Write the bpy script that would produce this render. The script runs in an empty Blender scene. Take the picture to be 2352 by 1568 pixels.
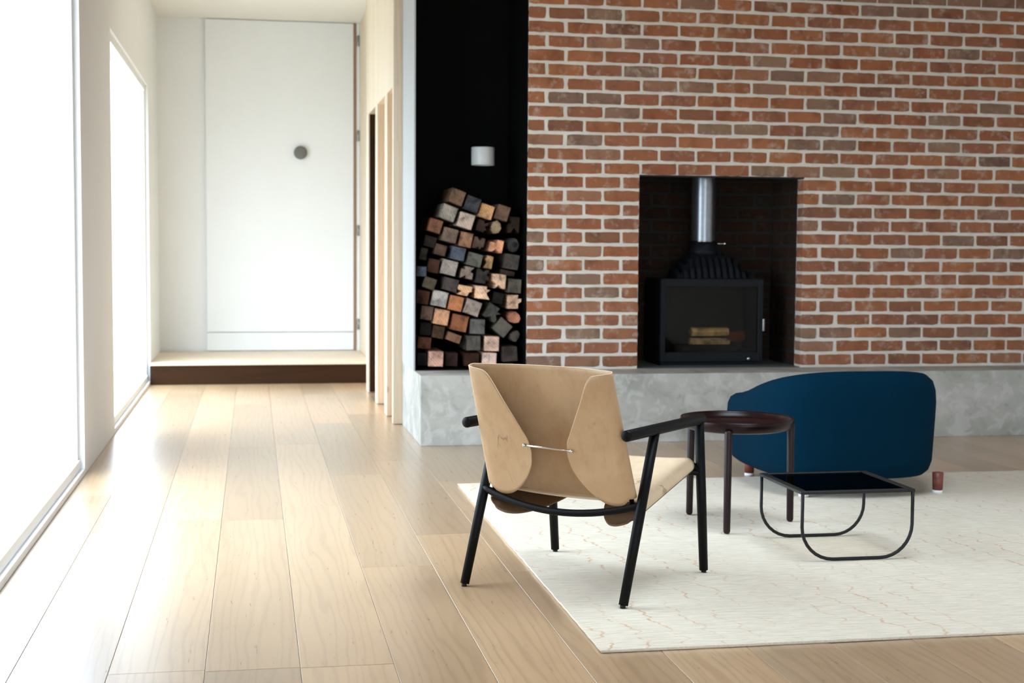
import bpy, bmesh, math, random
from mathutils import Vector, Matrix
import numpy as np

random.seed(7)
SC = bpy.context.scene
COL = SC.collection
PI = math.pi

# ------------------------------------------------------------------ camera
CAM_H = 1.18
F_PX, PITCH, ROLL, YAW = 3263.2, 0.0664891, -0.00688711, 0.18087597


def cam_axes():
    fwd0 = Vector((math.sin(YAW), math.cos(YAW), 0))
    right0 = Vector((math.cos(YAW), -math.sin(YAW), 0))
    up0 = Vector((0, 0, 1))
    fwd = fwd0 * math.cos(PITCH) - up0 * math.sin(PITCH)
    down = -(up0 * math.cos(PITCH) + fwd0 * math.sin(PITCH))
    c, s = math.cos(ROLL), math.sin(ROLL)
    return c * right0 + s * down, -s * right0 + c * down, fwd


RGT, DWN, FWD = cam_axes()
cam_data = bpy.data.cameras.new('camera')
cam = bpy.data.objects.new('camera', cam_data)
COL.objects.link(cam)
m = Matrix.Identity(4)
for i in range(3):
    m[i][0] = RGT[i]
    m[i][1] = -DWN[i]
    m[i][2] = -FWD[i]
m[2][3] = CAM_H
cam.matrix_world = m
cam_data.sensor_width = 36.0
cam_data.lens = F_PX / 2352 * 36.0
cam_data.clip_start = 0.05
cam_data.dof.use_dof = True
cam_data.dof.focus_distance = 4.75
cam_data.dof.aperture_fstop = 4.5
SC.camera = cam


def ray(px, py):
    return RGT * ((px - 1176) / F_PX) + DWN * ((py - 784) / F_PX) + FWD


def at_y(px, py, y):
    d = ray(px, py)
    return Vector((0, 0, CAM_H)) + d * (y / d.y)


# ------------------------------------------------------------------ world and light
world = bpy.data.worlds.new('overcast_sky')
SC.world = world
world.use_nodes = True
wn = world.node_tree.nodes
wl_ = world.node_tree.links
SKY_ZENITH = 13.5                         # overcast sky: zenith three times as bright as the horizon
_tc = wn.new('ShaderNodeTexCoord')
_sp = wn.new('ShaderNodeSeparateXYZ')
wl_.new(_tc.outputs['Generated'], _sp.inputs[0])
_mr = wn.new('ShaderNodeMapRange')
_mr.inputs['From Min'].default_value = 0.0
_mr.inputs['From Max'].default_value = 1.0
_mr.inputs['To Min'].default_value = SKY_ZENITH / 3
_mr.inputs['To Max'].default_value = SKY_ZENITH
wl_.new(_sp.outputs['Z'], _mr.inputs['Value'])
wl_.new(_mr.outputs['Result'], wn['Background'].inputs[1])
wn['Background'].inputs[0].default_value = (0.74, 0.87, 1.0, 1)
SC.view_settings.view_transform = 'Standard'
SC.view_settings.look = 'None'
SC.view_settings.gamma = 1.0
SC.view_settings.use_curve_mapping = False
SC.view_settings.exposure = 0.14

WX = -0.85          # plane of the glazed wall on the left
X_RIGHT, Y_BACK, Z_CEIL = 5.35, -2.2, 3.265
# daylight openings: left wall (y0, y1, z0, z1), right wall, added rear wall (x0, x1, z0, z1), added roof light (x0, x1, y0, y1)
WIN_L = [(-0.6, 1.0, 0.03, 2.3), (4.7, 7.5, 0.03, 2.75), (9.1, 12.3, 0.03, 2.5)]
WIN_R = []
FILL_WIN_B = [(0.6, 3.8, 0.03, 2.3)]  # unseen rear window, added as fill for camera-facing surfaces
FILL_SKY_L = [(1.3, 3.0, 3.8, 5.5)]  # unseen roof light, added to brighten rug, seat and floor
WELL = 0.55                               # depth of the added roof-light shaft, shaped to keep the upper brick dim


def portal(loc, sx, sy, normal):
    ld = bpy.data.lights.new('daylight_portal', 'AREA')
    ld.shape = 'RECTANGLE'
    ld.size, ld.size_y = sx, sy
    ld.cycles.is_portal = True
    lo = bpy.data.objects.new('daylight_portal', ld)
    COL.objects.link(lo)
    z = -Vector(normal)
    y = Vector((0, 0, 1)) if abs(z.z) < 0.5 else Vector((0, 1, 0))
    x = y.cross(z)
    mt = Matrix((x, y, z)).transposed().to_4x4()
    mt.translation = Vector(loc)
    lo.matrix_world = mt


for (a, b, c, d) in WIN_L:
    portal((WX - 0.15, (a + b) / 2, (c + d) / 2), b - a, d - c, (1, 0, 0))
for (a, b, c, d) in WIN_R:
    portal((X_RIGHT + 0.15, (a + b) / 2, (c + d) / 2), b - a, d - c, (-1, 0, 0))
for (a, b, c, d) in FILL_WIN_B:
    portal(((a + b) / 2, Y_BACK - 0.15, (c + d) / 2), b - a, d - c, (0, 1, 0))
for (a, b, c, d) in FILL_SKY_L:
    portal(((a + b) / 2, (c + d) / 2, Z_CEIL + WELL + 0.02), b - a, d - c, (0, 0, -1))


# ------------------------------------------------------------------ mesh helpers
class MB:
    def __init__(self):
        self.v, self.f, self.s, self.mi = [], [], [], []

    def add(self, verts, faces, smooth=False, mat=0):
        o = len(self.v)
        self.v += [tuple(p) for p in verts]
        for f in faces:
            self.f.append([i + o for i in f])
            self.s.append(smooth)
            self.mi.append(mat)
        return self

    def box(self, a, b, mat=0):
        (x0, y0, z0), (x1, y1, z1) = a, b
        vs = [(x0, y0, z0), (x1, y0, z0), (x1, y1, z0), (x0, y1, z0),
              (x0, y0, z1), (x1, y0, z1), (x1, y1, z1), (x0, y1, z1)]
        return self.add(vs, [(0, 3, 2, 1), (4, 5, 6, 7), (0, 1, 5, 4), (1, 2, 6, 5), (2, 3, 7, 6), (3, 0, 4, 7)], False, mat)

    def tube(self, pts, rad, n=14, cap=True, round_end=False, mat=0):
        pts = [Vector(p) for p in pts]
        k = len(pts)
        rads = rad if isinstance(rad, (list, tuple)) else [rad] * k
        tang = []
        for i in range(k):
            t = pts[min(i + 1, k - 1)] - pts[max(i - 1, 0)]
            tang.append(t.normalized())
        ref = Vector((0, 0, 1)) if abs(tang[0].z) < 0.9 else Vector((1, 0, 0))
        nrm = (ref - tang[0] * ref.dot(tang[0])).normalized()
        rings = []
        for i in range(k):
            nrm = (nrm - tang[i] * nrm.dot(tang[i])).normalized()
            b = tang[i].cross(nrm)
            rings.append((pts[i], nrm.copy(), b, rads[i], tang[i]))
        if round_end:
            p, a, b, r, t = rings[0]
            pre = [(p - t * r * (math.sin(q) * 0.5), a, b, r * max(math.cos(q), 0.02), t) for q in (1.5, 1.1, 0.7, 0.35)]
            p, a, b, r, t = rings[-1]
            post = [(p + t * r * (math.sin(q) * 0.5), a, b, r * max(math.cos(q), 0.02), t) for q in (0.35, 0.7, 1.1, 1.5)]
            rings = pre + rings + post
        vs = []
        for p, a, b, r, t in rings:
            for j in range(n):
                q = 2 * PI * j / n
                vs.append(p + a * (r * math.cos(q)) + b * (r * math.sin(q)))
        fs = []
        for i in range(len(rings) - 1):
            for j in range(n):
                fs.append((i * n + j, i * n + (j + 1) % n, (i + 1) * n + (j + 1) % n, (i + 1) * n + j))
        o = len(self.v)
        self.add(vs, fs, True, mat)
        if cap:
            self.f.append([o + j for j in range(n)][::-1]); self.s.append(False); self.mi.append(mat)
            L = (len(rings) - 1) * n
            self.f.append([o + L + j for j in range(n)]); self.s.append(False); self.mi.append(mat)
        return self

    def lathe(self, prof, n=48, c=(0, 0, 0), axis='Z', smooth=True, mat=0):
        vs, fs = [], []
        for r, z in prof:
            for j in range(n):
                q = 2 * PI * j / n
                x, y = r * math.cos(q), r * math.sin(q)
                if axis == 'Z':
                    vs.append((c[0] + x, c[1] + y, c[2] + z))
                else:
                    vs.append((c[0] + x, c[1] + z, c[2] + y))
        for i in range(len(prof) - 1):
            for j in range(n):
                q = (i * n + j, i * n + (j + 1) % n, (i + 1) * n + (j + 1) % n, (i + 1) * n + j)
                fs.append(q if axis == 'Z' else q[::-1])
        return self.add(vs, fs, smooth, mat)

    def mesh(self, name, mats, bevel=0.0, seg=1):
        me = bpy.data.meshes.new(name)
        me.from_pydata(self.v, [], self.f)
        for mt in (mats if isinstance(mats, (list, tuple)) else [mats]):
            me.materials.append(mt)
        me.polygons.foreach_set('use_smooth', self.s)
        me.polygons.foreach_set('material_index', self.mi)
        if bevel > 0:
            bm = bmesh.new()
            bm.from_mesh(me)
            es = [e for e in bm.edges if len(e.link_faces) == 2 and e.calc_face_angle(0) > 0.5]
            bmesh.ops.bevel(bm, geom=es, offset=bevel, segments=seg, affect='EDGES', profile=0.7)
            bm.to_mesh(me)
            bm.free()
        me.update()
        return me


def link(name, me, parent=None, loc=None):
    o = bpy.data.objects.new(name, me)
    COL.objects.link(o)
    if parent is not None:
        o.parent = parent
    if loc is not None:
        o.location = loc
    return o


def build(name, mb, mats, parent=None, loc=None, bevel=0.0, seg=1):
    return link(name, mb.mesh(name, mats, bevel, seg), parent, loc)


def empty(name, loc=(0, 0, 0), rz=0.0):
    o = bpy.data.objects.new(name, None)
    COL.objects.link(o)
    o.location = loc
    o.rotation_euler = (0, 0, rz)
    o.empty_display_size = 0.1
    return o


def tag(o, label, cat, group=None):
    o['label'] = label
    o['category'] = cat
    if group:
        o['group'] = group
    return o


def struct(o):
    o['kind'] = 'structure'
    return o


# ------------------------------------------------------------------ material helpers
def srgb(r, g, b):
    def f(c):
        c /= 255.0
        return c / 12.92 if c <= 0.04045 else ((c + 0.055) / 1.055) ** 2.4
    return (f(r), f(g), f(b), 1.0)


class NT:
    def __init__(self, name):
        self.m = bpy.data.materials.new(name)
        self.m.use_nodes = True
        self.t = self.m.node_tree
        self.b = self.t.nodes['Principled BSDF']
        self.out = self.t.nodes['Material Output']

    def n(self, typ, **kw):
        nd = self.t.nodes.new(typ)
        for k, v in kw.items():
            if k.startswith('i_'):
                key = k[2:]
                nd.inputs[int(key) if key.isdigit() else key].default_value = v
            else:
                setattr(nd, k, v)
        return nd

    def l(self, a, b):
        self.t.links.new(a, b)

    def coord(self, kind='Object', scale=(1, 1, 1), rand=0.0):
        tc = self.n('ShaderNodeTexCoord')
        mp = self.n('ShaderNodeMapping')
        mp.inputs['Scale'].default_value = scale
        self.l(tc.outputs[kind], mp.inputs['Vector'])
        if rand:
            oi = self.n('ShaderNodeObjectInfo')
            mu = self.n('ShaderNodeMath', operation='MULTIPLY')
            mu.inputs[1].default_value = rand
            self.l(oi.outputs['Random'], mu.inputs[0])
            cb = self.n('ShaderNodeCombineXYZ')
            for i in range(3):
                self.l(mu.outputs[0], cb.inputs[i])
            self.l(cb.outputs[0], mp.inputs['Location'])
        return mp.outputs[0]

    def noise(self, vec, scale, detail=4.0, rough=0.55, dist=0.0):
        nd = self.n('ShaderNodeTexNoise')
        nd.inputs['Scale'].default_value = scale
        nd.inputs['Detail'].default_value = detail
        nd.inputs['Roughness'].default_value = rough
        nd.inputs['Distortion'].default_value = dist
        self.l(vec, nd.inputs['Vector'])
        return nd.outputs['Fac']

    def ramp(self, fac, stops):
        r = self.n('ShaderNodeValToRGB')
        e = r.color_ramp.elements
        while len(e) < len(stops):
            e.new(0.5)
        for el, (p, c) in zip(e, stops):
            el.position = p
            el.color = c if len(c) == 4 else (*c, 1)
        self.l(fac, r.inputs[0])
        return r.outputs[0]

    def mix(self, fac, a, b, blend='MIX'):
        x = self.n('ShaderNodeMix', data_type='RGBA', blend_type=blend)
        for sock, v in ((x.inputs['Factor'], fac), (x.inputs['A'], a), (x.inputs['B'], b)):
            if isinstance(v, (int, float, tuple)):
                sock.default_value = v
            else:
                self.l(v, sock)
        return x.outputs['Result']

    def math(self, op, a, b=0.5):
        x = self.n('ShaderNodeMath', operation=op)
        for i, v in enumerate((a, b)):
            if isinstance(v, (int, float)):
                x.inputs[i].default_value = v
            else:
                self.l(v, x.inputs[i])
        return x.outputs[0]

    def bump(self, h, strength=0.3, dist=0.01):
        bp = self.n('ShaderNodeBump')
        bp.inputs['Strength'].default_value = strength
        bp.inputs['Distance'].default_value = dist
        self.l(h, bp.inputs['Height'])
        self.l(bp.outputs[0], self.b.inputs['Normal'])

    def set(self, color=None, rough=0.5, metal=0.0, spec=0.5, coat=0.0):
        if color is not None:
            if isinstance(color, tuple):
                self.b.inputs['Base Color'].default_value = color
            else:
                self.l(color, self.b.inputs['Base Color'])
        if isinstance(rough, (int, float)):
            self.b.inputs['Roughness'].default_value = rough
        else:
            self.l(rough, self.b.inputs['Roughness'])
        self.b.inputs['Metallic'].default_value = metal
        self.b.inputs['Specular IOR Level'].default_value = spec
        self.b.inputs['Coat Weight'].default_value = coat
        return self.m


W4 = (1, 1, 1, 1)
K4 = (0, 0, 0, 1)


def plain(name, col, rough=0.5, metal=0.0, spec=0.5, coat=0.0, nscale=40.0, var=0.06, bump=0.05):
    t = NT(name)
    v = t.coord('Object')
    nz = t.noise(v, nscale, 5)
    c2 = tuple(min(1, x * (1 - var)) for x in col[:3]) + (1,)
    c3 = tuple(min(1, x * (1 + var)) for x in col[:3]) + (1,)
    t.set(t.ramp(nz, [(0.3, c2), (0.7, c3)]), rough, metal, spec, coat)
    if bump:
        t.bump(nz, bump, 0.002)
    return t.m


def mat_brick(name, dark=1.0):
    t = NT(name)
    v = t.coord('Object', rand=57.0)
    oi = t.n('ShaderNodeObjectInfo')
    d = dark

    def c(r, g, b):
        q = srgb(r, g, b)
        return (q[0] * d, q[1] * d, q[2] * d, 1)
    base = t.ramp(oi.outputs['Random'], [(0.0, c(134, 94, 74)), (0.18, c(160, 104, 72)), (0.36, c(150, 100, 78)), (0.52, c(170, 112, 76)),
                                         (0.68, c(154, 96, 68)), (0.82, c(162, 118, 92)), (0.92, c(134, 106, 90)), (1.0, c(152, 122, 98))])
    n1 = t.noise(v, 9.0, 6, 0.6)
    var = t.ramp(n1, [(0.25, (0.62, 0.6, 0.6, 1)), (0.5, (1, 1, 1, 1)), (0.75, (1.16, 1.1, 1.05, 1))])
    col = t.mix(1.0, base, var, 'MULTIPLY')
    n2 = t.noise(v, 14.0, 7, 0.7)
    lime = t.ramp(n2, [(0.54, K4), (0.70, W4)])
    limef = t.math('MULTIPLY', lime, 0.62)
    col = t.mix(limef, col, c(205, 186, 168))
    n3 = t.noise(v, 80.0, 4, 0.7)
    spk = t.math('MULTIPLY', t.ramp(n3, [(0.28, W4), (0.38, K4)]), 0.5)
    col = t.mix(spk, col, c(70, 48, 40))
    t.set(col, 0.85, 0, 0.25)
    t.bump(t.math('ADD', n2, n3), 0.35, 0.004)
    return t.m


def mat_mortar(name, dark=1.0):
    t = NT(name)
    v = t.coord('Object')
    n1 = t.noise(v, 6.0, 6, 0.65)
    n2 = t.noise(v, 120.0, 3, 0.7)
    q1, q2 = srgb(214, 208, 194), srgb(238, 233, 222)
    col = t.ramp(n1, [(0.3, tuple(x * dark for x in q1[:3]) + (1,)), (0.7, tuple(x * dark for x in q2[:3]) + (1,))])
    t.set(col, 0.9, 0, 0.2)
    t.bump(n2, 0.4, 0.004)
    return t.m


def mat_oak(name, light, mid, dark, seed=91.0, rough=0.4, along='Y', spec=0.5, var=0.2, coat=0.0):
    t = NT(name)
    sc = {'Y': (1, 0.09, 1), 'Z': (1, 1, 0.09), 'X': (0.09, 1, 1)}[along]
    v = t.coord('Object', sc, rand=seed)
    big = t.noise(v, 3.0, 3, 0.5, 0.6)
    wv = t.n('ShaderNodeTexWave', wave_type='BANDS', bands_direction='X' if along != 'X' else 'Y')
    wv.inputs['Scale'].default_value = 9.0
    wv.inputs['Distortion'].default_value = 16.0
    wv.inputs['Detail'].default_value = 3.0
    wv.inputs['Detail Scale'].default_value = 0.9
    t.l(v, wv.inputs['Vector'])
    fine = t.noise(v, 70.0, 5, 0.65)
    col = t.ramp(big, [(0.28, mid), (0.66, light)])
    g = t.math('MULTIPLY', t.ramp(wv.outputs['Fac'], [(0.0, W4), (0.35, K4)]), 0.24)
    col = t.mix(g, col, dark)
    g2 = t.math('MULTIPLY', t.ramp(fine, [(0.28, W4), (0.55, K4)]), 0.18)
    col = t.mix(g2, col, dark)
    # small knots
    vk = t.coord('Object', (1.6, 0.8, 1), rand=seed * 1.7)
    vo = t.n('ShaderNodeTexVoronoi', feature='F1')
    vo.inputs['Scale'].default_value = 1.5
    t.l(vk, vo.inputs['Vector'])
    kn = t.math('MULTIPLY', t.ramp(vo.outputs['Distance'], [(0.0, W4), (0.028, W4), (0.045, K4)]), 0.45)
    col = t.mix(kn, col, tuple(x * 0.5 for x in dark[:3]) + (1,))
    oi = t.n('ShaderNodeObjectInfo')
    pl = t.ramp(oi.outputs['Random'], [(0.0, (1 - var,) * 3 + (1,)), (0.5, (1, 0.99, 0.98, 1)), (1.0, (1 + var * 0.7, 1 + var * 0.6, 1 + var * 0.5, 1))])
    col = t.mix(1.0, col, pl, 'MULTIPLY')
    rg = t.ramp(fine, [(0.2, (rough - 0.05,) * 3 + (1,)), (0.8, (rough + 0.06,) * 3 + (1,))])
    t.set(col, rg, 0, spec, coat)
    t.b.inputs['Coat Roughness'].default_value = 0.32
    t.bump(fine, 0.08, 0.002)
    return t.m


def mat_concrete(name):
    t = NT(name)
    v = t.coord('Object')
    n1 = t.noise(v, 3.2, 7, 0.62, 0.5)
    n2 = t.noise(v, 11.0, 6, 0.6, 0.8)
    n3 = t.noise(v, 90.0, 3, 0.7)
    col = t.ramp(n1, [(0.3, srgb(150, 150, 142)), (0.5, srgb(176, 176, 168)), (0.68, srgb(196, 195, 188))])
    f = t.math('MULTIPLY', t.ramp(n2, [(0.52, K4), (0.6, W4)]), 0.4)
    col = t.mix(f, col, srgb(214, 214, 210))
    f2 = t.math('MULTIPLY', t.ramp(n2, [(0.3, W4), (0.4, K4)]), 0.4)
    col = t.mix(f2, col, srgb(128, 126, 116))
    pit = t.math('MULTIPLY', t.ramp(n3, [(0.24, W4), (0.3, K4)]), 0.5)
    col = t.mix(pit, col, srgb(100, 100, 94))
    t.set(col, 0.6, 0, 0.4)
    t.bump(n2, 0.08, 0.004)
    return t.m


def mat_rug(name):
    t = NT(name)
    v = t.coord('Object', (3.0, 30.0, 1))
    n1 = t.noise(v, 3.0, 6, 0.7)
    v2 = t.coord('Object', (14.0, 260.0, 1))
    n2 = t.noise(v2, 1.0, 4, 0.7)
    v3 = t.coord('Object')
    n3 = t.noise(v3, 1.6, 4, 0.6)
    col = t.ramp(n1, [(0.28, srgb(208, 196, 172)), (0.55, srgb(233, 223, 202)), (0.8, srgb(242, 234, 217))])
    col = t.mix(t.math('MULTIPLY', t.ramp(n2, [(0.34, W4), (0.52, K4)]), 0.42), col, srgb(176, 164, 140))
    # peach stitched lines wandering along the pile
    sx = t.n('ShaderNodeSeparateXYZ')
    t.l(v3, sx.inputs[0])
    vw = t.coord('Object', (1.5, 9.0, 1))
    vw2 = t.coord('Object', (4.0, 40.0, 1))
    wob = t.math('ADD', t.math('MULTIPLY', t.noise(vw, 1.0, 2, 0.5), 0.16), t.math('MULTIPLY', t.noise(vw2, 1.0, 2, 0.5), 0.03))
    xx = t.math('FRACT', t.math('MULTIPLY', t.math('ADD', sx.outputs['X'], t.math('ADD', wob, t.math('MULTIPLY', sx.outputs['Y'], 0.12))), 8.5))
    ln = t.ramp(t.math('ABSOLUTE', t.math('SUBTRACT', xx, 0.5)), [(0.0, W4), (0.025, W4), (0.05, K4)])
    brk = t.ramp(t.noise(t.coord('Object', (14.0, 24.0, 1)), 1.0, 3, 0.6), [(0.42, K4), (0.52, W4)])
    fade = t.ramp(n3, [(0.40, K4), (0.58, W4)])
    lf = t.math('MULTIPLY', t.math('MULTIPLY', ln, brk), t.math('MULTIPLY', fade, 0.8))
    col = t.mix(lf, col, srgb(204, 158, 118))
    t.set(col, 0.95, 0, 0.15)
    t.b.inputs['Sheen Weight'].default_value = 0.25
    wv = t.n('ShaderNodeTexWave', wave_type='BANDS', bands_direction='Y')
    wv.inputs['Scale'].default_value = 55.0
    wv.inputs['Distortion'].default_value = 3.0
    wv.inputs['Detail'].default_value = 3.0
    wv.inputs['Detail Scale'].default_value = 3.0
    t.l(v3, wv.inputs['Vector'])
    t.bump(t.math('ADD', wv.outputs['Fac'], n2), 0.45, 0.004)
    return t.m


def mat_leather(name, c1, c2, c3):
    t = NT(name)
    v = t.coord('Object')
    n1 = t.noise(v, 5.0, 5, 0.6, 0.3)
    vs = t.coord('Object', (1, 1, 0.22))
    n2 = t.noise(vs, 34.0, 5, 0.65)
    n3 = t.noise(v, 420.0, 3, 0.6)
    col = t.ramp(n1, [(0.3, c2), (0.6, c1)])
    col = t.mix(t.math('MULTIPLY', t.ramp(n2, [(0.5, K4), (0.72, W4)]), 0.35), col, c3)
    # a few natural scars
    vm = t.coord('Object', (7.0, 7.0, 2.6))
    vo = t.n('ShaderNodeTexVoronoi', feature='DISTANCE_TO_EDGE')
    vo.inputs['Scale'].default_value = 0.7
    dn = t.n('ShaderNodeTexNoise')
    dn.inputs['Scale'].default_value = 3.0
    t.l(vm, dn.inputs['Vector'])
    t.l(t.mix(0.5, vm, dn.outputs['Color'], 'ADD'), vo.inputs['Vector'])
    ln = t.ramp(vo.outputs['Distance'], [(0.0, W4), (0.006, W4), (0.014, K4)])
    brk = t.ramp(t.noise(v, 7.0, 2, 0.5), [(0.60, K4), (0.66, W4)])
    col = t.mix(t.math('MULTIPLY', t.math('MULTIPLY', ln, brk), 0.55), col, tuple(x * 0.35 for x in c3[:3]) + (1,))
    t.set(col, 0.52, 0, 0.4)
    t.bump(n3, 0.08, 0.001)
    return t.m


def mat_log(name):
    t = NT(name)
    oi = t.n('ShaderNodeObjectInfo')
    v = t.coord('Object', rand=33.0)
    n1 = t.noise(v, 16.0, 6, 0.65, 0.4)
    vr = t.coord('Object', (1, 0.3, 1), rand=71.0)
    wv = t.n('ShaderNodeTexWave', wave_type='RINGS', rings_direction='Y')
    wv.inputs['Scale'].default_value = 24.0
    wv.inputs['Distortion'].default_value = 5.0
    wv.inputs['Detail'].default_value = 3.0
    t.l(vr, wv.inputs['Vector'])
    var = t.ramp(n1, [(0.3, (0.3, 0.28, 0.27, 1)), (0.5, (0.9, 0.9, 0.9, 1)), (0.72, (1.35, 1.3, 1.25, 1))])
    col = t.mix(1.0, oi.outputs['Color'], var, 'MULTIPLY')
    g = t.math('MULTIPLY', t.ramp(wv.outputs['Fac'], [(0.0, W4), (0.4, K4)]), 0.28)
    col = t.mix(g, col, (0.02, 0.013, 0.01, 1))
    t.set(col, 0.85, 0, 0.2)
    t.bump(n1, 0.6, 0.008)
    return t.m


def mat_fabric(name, c):
    t = NT(name)
    v = t.coord('Object')
    n1 = t.noise(v, 300.0, 3, 0.7)
    n2 = t.noise(v, 5.0, 3, 0.5)
    lo = tuple(x * 0.75 for x in c[:3]) + (1,)
    t.set(t.mix(t.math('MULTIPLY', n2, 0.6), t.ramp(n1, [(0.3, lo), (0.7, c)]), lo), 0.95, 0, 0.05)
    t.b.inputs['Sheen Weight'].default_value = 0.0
    t.bump(n1, 0.3, 0.002)
    return t.m


def mat_glass(name, trans=0.7, rough=0.02, tint=(0.9, 0.86, 0.8, 1)):
    t = NT(name)
    tr = t.n('ShaderNodeBsdfTransparent')
    tr.inputs[0].default_value = tint
    gl = t.n('ShaderNodeBsdfGlossy')
    gl.inputs[0].default_value = (0.22, 0.22, 0.21, 1)
    gl.inputs['Roughness'].default_value = rough
    fr = t.n('ShaderNodeFresnel')
    fr.inputs[0].default_value = 1.45
    mx = t.n('ShaderNodeMixShader')
    t.l(fr.outputs[0], mx.inputs[0])
    t.l(tr.outputs[0], mx.inputs[1])
    t.l(gl.outputs[0], mx.inputs[2])
    t.l(mx.outputs[0], t.out.inputs[0])
    return t.m


M = {}
M['brick'] = mat_brick('red_brick')
M['brick_shaded'] = mat_brick('shaded_brick', 0.08)  # lack of light in the firebox put into a darker brick copy
M['mortar'] = mat_mortar('lime_mortar')
M['mortar_shaded'] = mat_mortar('shaded_mortar', 0.035)  # firebox dimness put into the mortar colour as well
M['floor_oak'] = mat_oak('oak_floor', srgb(197, 168, 132), srgb(183, 152, 116), srgb(134, 102, 70), rough=0.30, spec=0.6, coat=0.8)
M['floor_gap'] = plain('floor_gap', srgb(110, 86, 62), 0.8)
M['pale_timber'] = mat_oak('pale_timber', srgb(234, 220, 198), srgb(226, 208, 182), srgb(200, 174, 142), 13.0, 0.5, 'Z', var=0.04)
M['shaded_timber'] = mat_oak('shaded_timber', srgb(196, 158, 118), srgb(184, 144, 104), srgb(150, 110, 74), 29.0, 0.5, 'Z', var=0.04)  # shade of the hall recesses put into a darker timber copy
M['brown_timber'] = mat_oak('brown_timber', srgb(54, 31, 9), srgb(44, 24, 6), srgb(30, 16, 4), 17.0, 0.6, 'X', var=0.05, spec=0.15)
M['white_paint'] = plain('white_paint', srgb(240, 242, 242), 0.6, nscale=3.0, var=0.01, bump=0.0)
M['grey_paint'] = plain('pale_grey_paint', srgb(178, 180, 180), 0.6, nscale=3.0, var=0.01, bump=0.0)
M['white_satin'] = plain('white_satin', srgb(238, 241, 242), 0.4, nscale=3.0, var=0.01, bump=0.0)
M['ceiling'] = plain('ceiling_paint', srgb(240, 238, 230), 0.8, nscale=3.0, var=0.01, bump=0.0)
M['ceiling_timber'] = mat_oak('ceiling_timber', srgb(150, 112, 74), srgb(136, 98, 62), srgb(100, 68, 40), 23.0, 0.55, 'Y', var=0.05)
M['terrace'] = plain('terrace_paving', srgb(150, 148, 140), 0.8, nscale=2.0)
M['dark_joinery'] = plain('dark_joinery', srgb(96, 84, 72), 0.6, nscale=6)
M['concrete'] = mat_concrete('polished_concrete')
M['black_steel'] = plain('black_steel_lining', (0.0016, 0.0016, 0.0018, 1), 0.75, 0, 0.12, var=0.2)
M['stove_iron'] = plain('stove_iron', (0.008, 0.010, 0.013, 1), 0.55, 0, 0.2, var=0.15)
M['flue_steel'] = plain('flue_steel', (0.34, 0.36, 0.39, 1), 0.3, 0.9, 0.5, var=0.08)
M['chrome'] = plain('bright_steel', (0.72, 0.71, 0.68, 1), 0.2, 1.0, 0.5, var=0.03, bump=0.0)
M['dull_steel'] = plain('dull_steel', (0.36, 0.37, 0.37, 1), 0.45, 0.8, 0.5, var=0.05, bump=0.0)
M['door_edge'] = plain('door_edge_timber', srgb(150, 118, 92), 0.6, nscale=9)
M['grey_knob'] = plain('grey_metal', srgb(112, 112, 108), 0.6, 0.0, 0.4, var=0.08)
M['rug'] = mat_rug('ivory_rug')
M['rug_edge'] = plain('rug_edge', srgb(222, 212, 192), 0.95, nscale=120, var=0.1, bump=0.4)
M['black_wood'] = plain('black_stained_wood', (0.0015, 0.0015, 0.0018, 1), 0.5, 0, 0.16, var=0.25)
M['glide'] = plain('black_rubber', (0.004, 0.004, 0.004, 1), 0.8)
M['leather'] = mat_leather('tan_leather', srgb(198, 167, 130), srgb(187, 153, 115), srgb(170, 133, 94))
M['leather_edge'] = plain('leather_edge', srgb(226, 200, 162), 0.7, nscale=200)
M['leather_seat'] = mat_leather('seat_leather', srgb(230, 208, 176), srgb(220, 195, 160), srgb(200, 170, 132))
M['flap_shade'] = mat_leather('shaded_flap_leather', srgb(120, 92, 66), srgb(104, 78, 54), srgb(84, 60, 40))  # shade under the seat put into a darker flap colour
M['log'] = mat_log('sawn_hardwood')
M['wine_lacquer'] = plain('wine_lacquer', (0.012, 0.0032, 0.0036, 1), 0.3, 0, 0.22, 0.0, var=0.2, bump=0.0)
M['wine_wood'] = plain('wine_stained_wood', (0.013, 0.0042, 0.0048, 1), 0.42, 0, 0.3, var=0.2)
M['rosewood'] = plain('red_brown_wood', srgb(120, 62, 52), 0.45, 0, 0.5, var=0.15)
M['teal'] = mat_fabric('teal_wool', srgb(2, 40, 60))
M['black_metal'] = plain('black_powdercoat', (0.006, 0.006, 0.006, 1), 0.5, 0, 0.4)
M['lamp_white'] = plain('lamp_enamel', srgb(205, 210, 208), 0.32, 0, 0.5, var=0.02, bump=0.0)
M['stove_glass'] = mat_glass('stove_glass')
M['hearth_plate'] = plain('hearth_concrete', srgb(92, 98, 96), 0.5, nscale=8, var=0.12)
M['glow_log'] = mat_log('split_firewood')

# ------------------------------------------------------------------ geometry constants
Y_BENCH, Z_BENCH, X_BENCH = 8.304, 0.4175, 0.973
Y_WALL = 8.655
X_BR0 = 1.672
X_OP0, X_OP1, Z_LINT = 2.392, 3.472, 1.6295
Y_STEP, Z_STEP, Y_DOOR = 12.24, 0.185, 13.565
COURSE, BL, BH, JT = 0.086, 0.229, 0.0705, 0.0135
Z_B0 = Z_BENCH + 0.014

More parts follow.
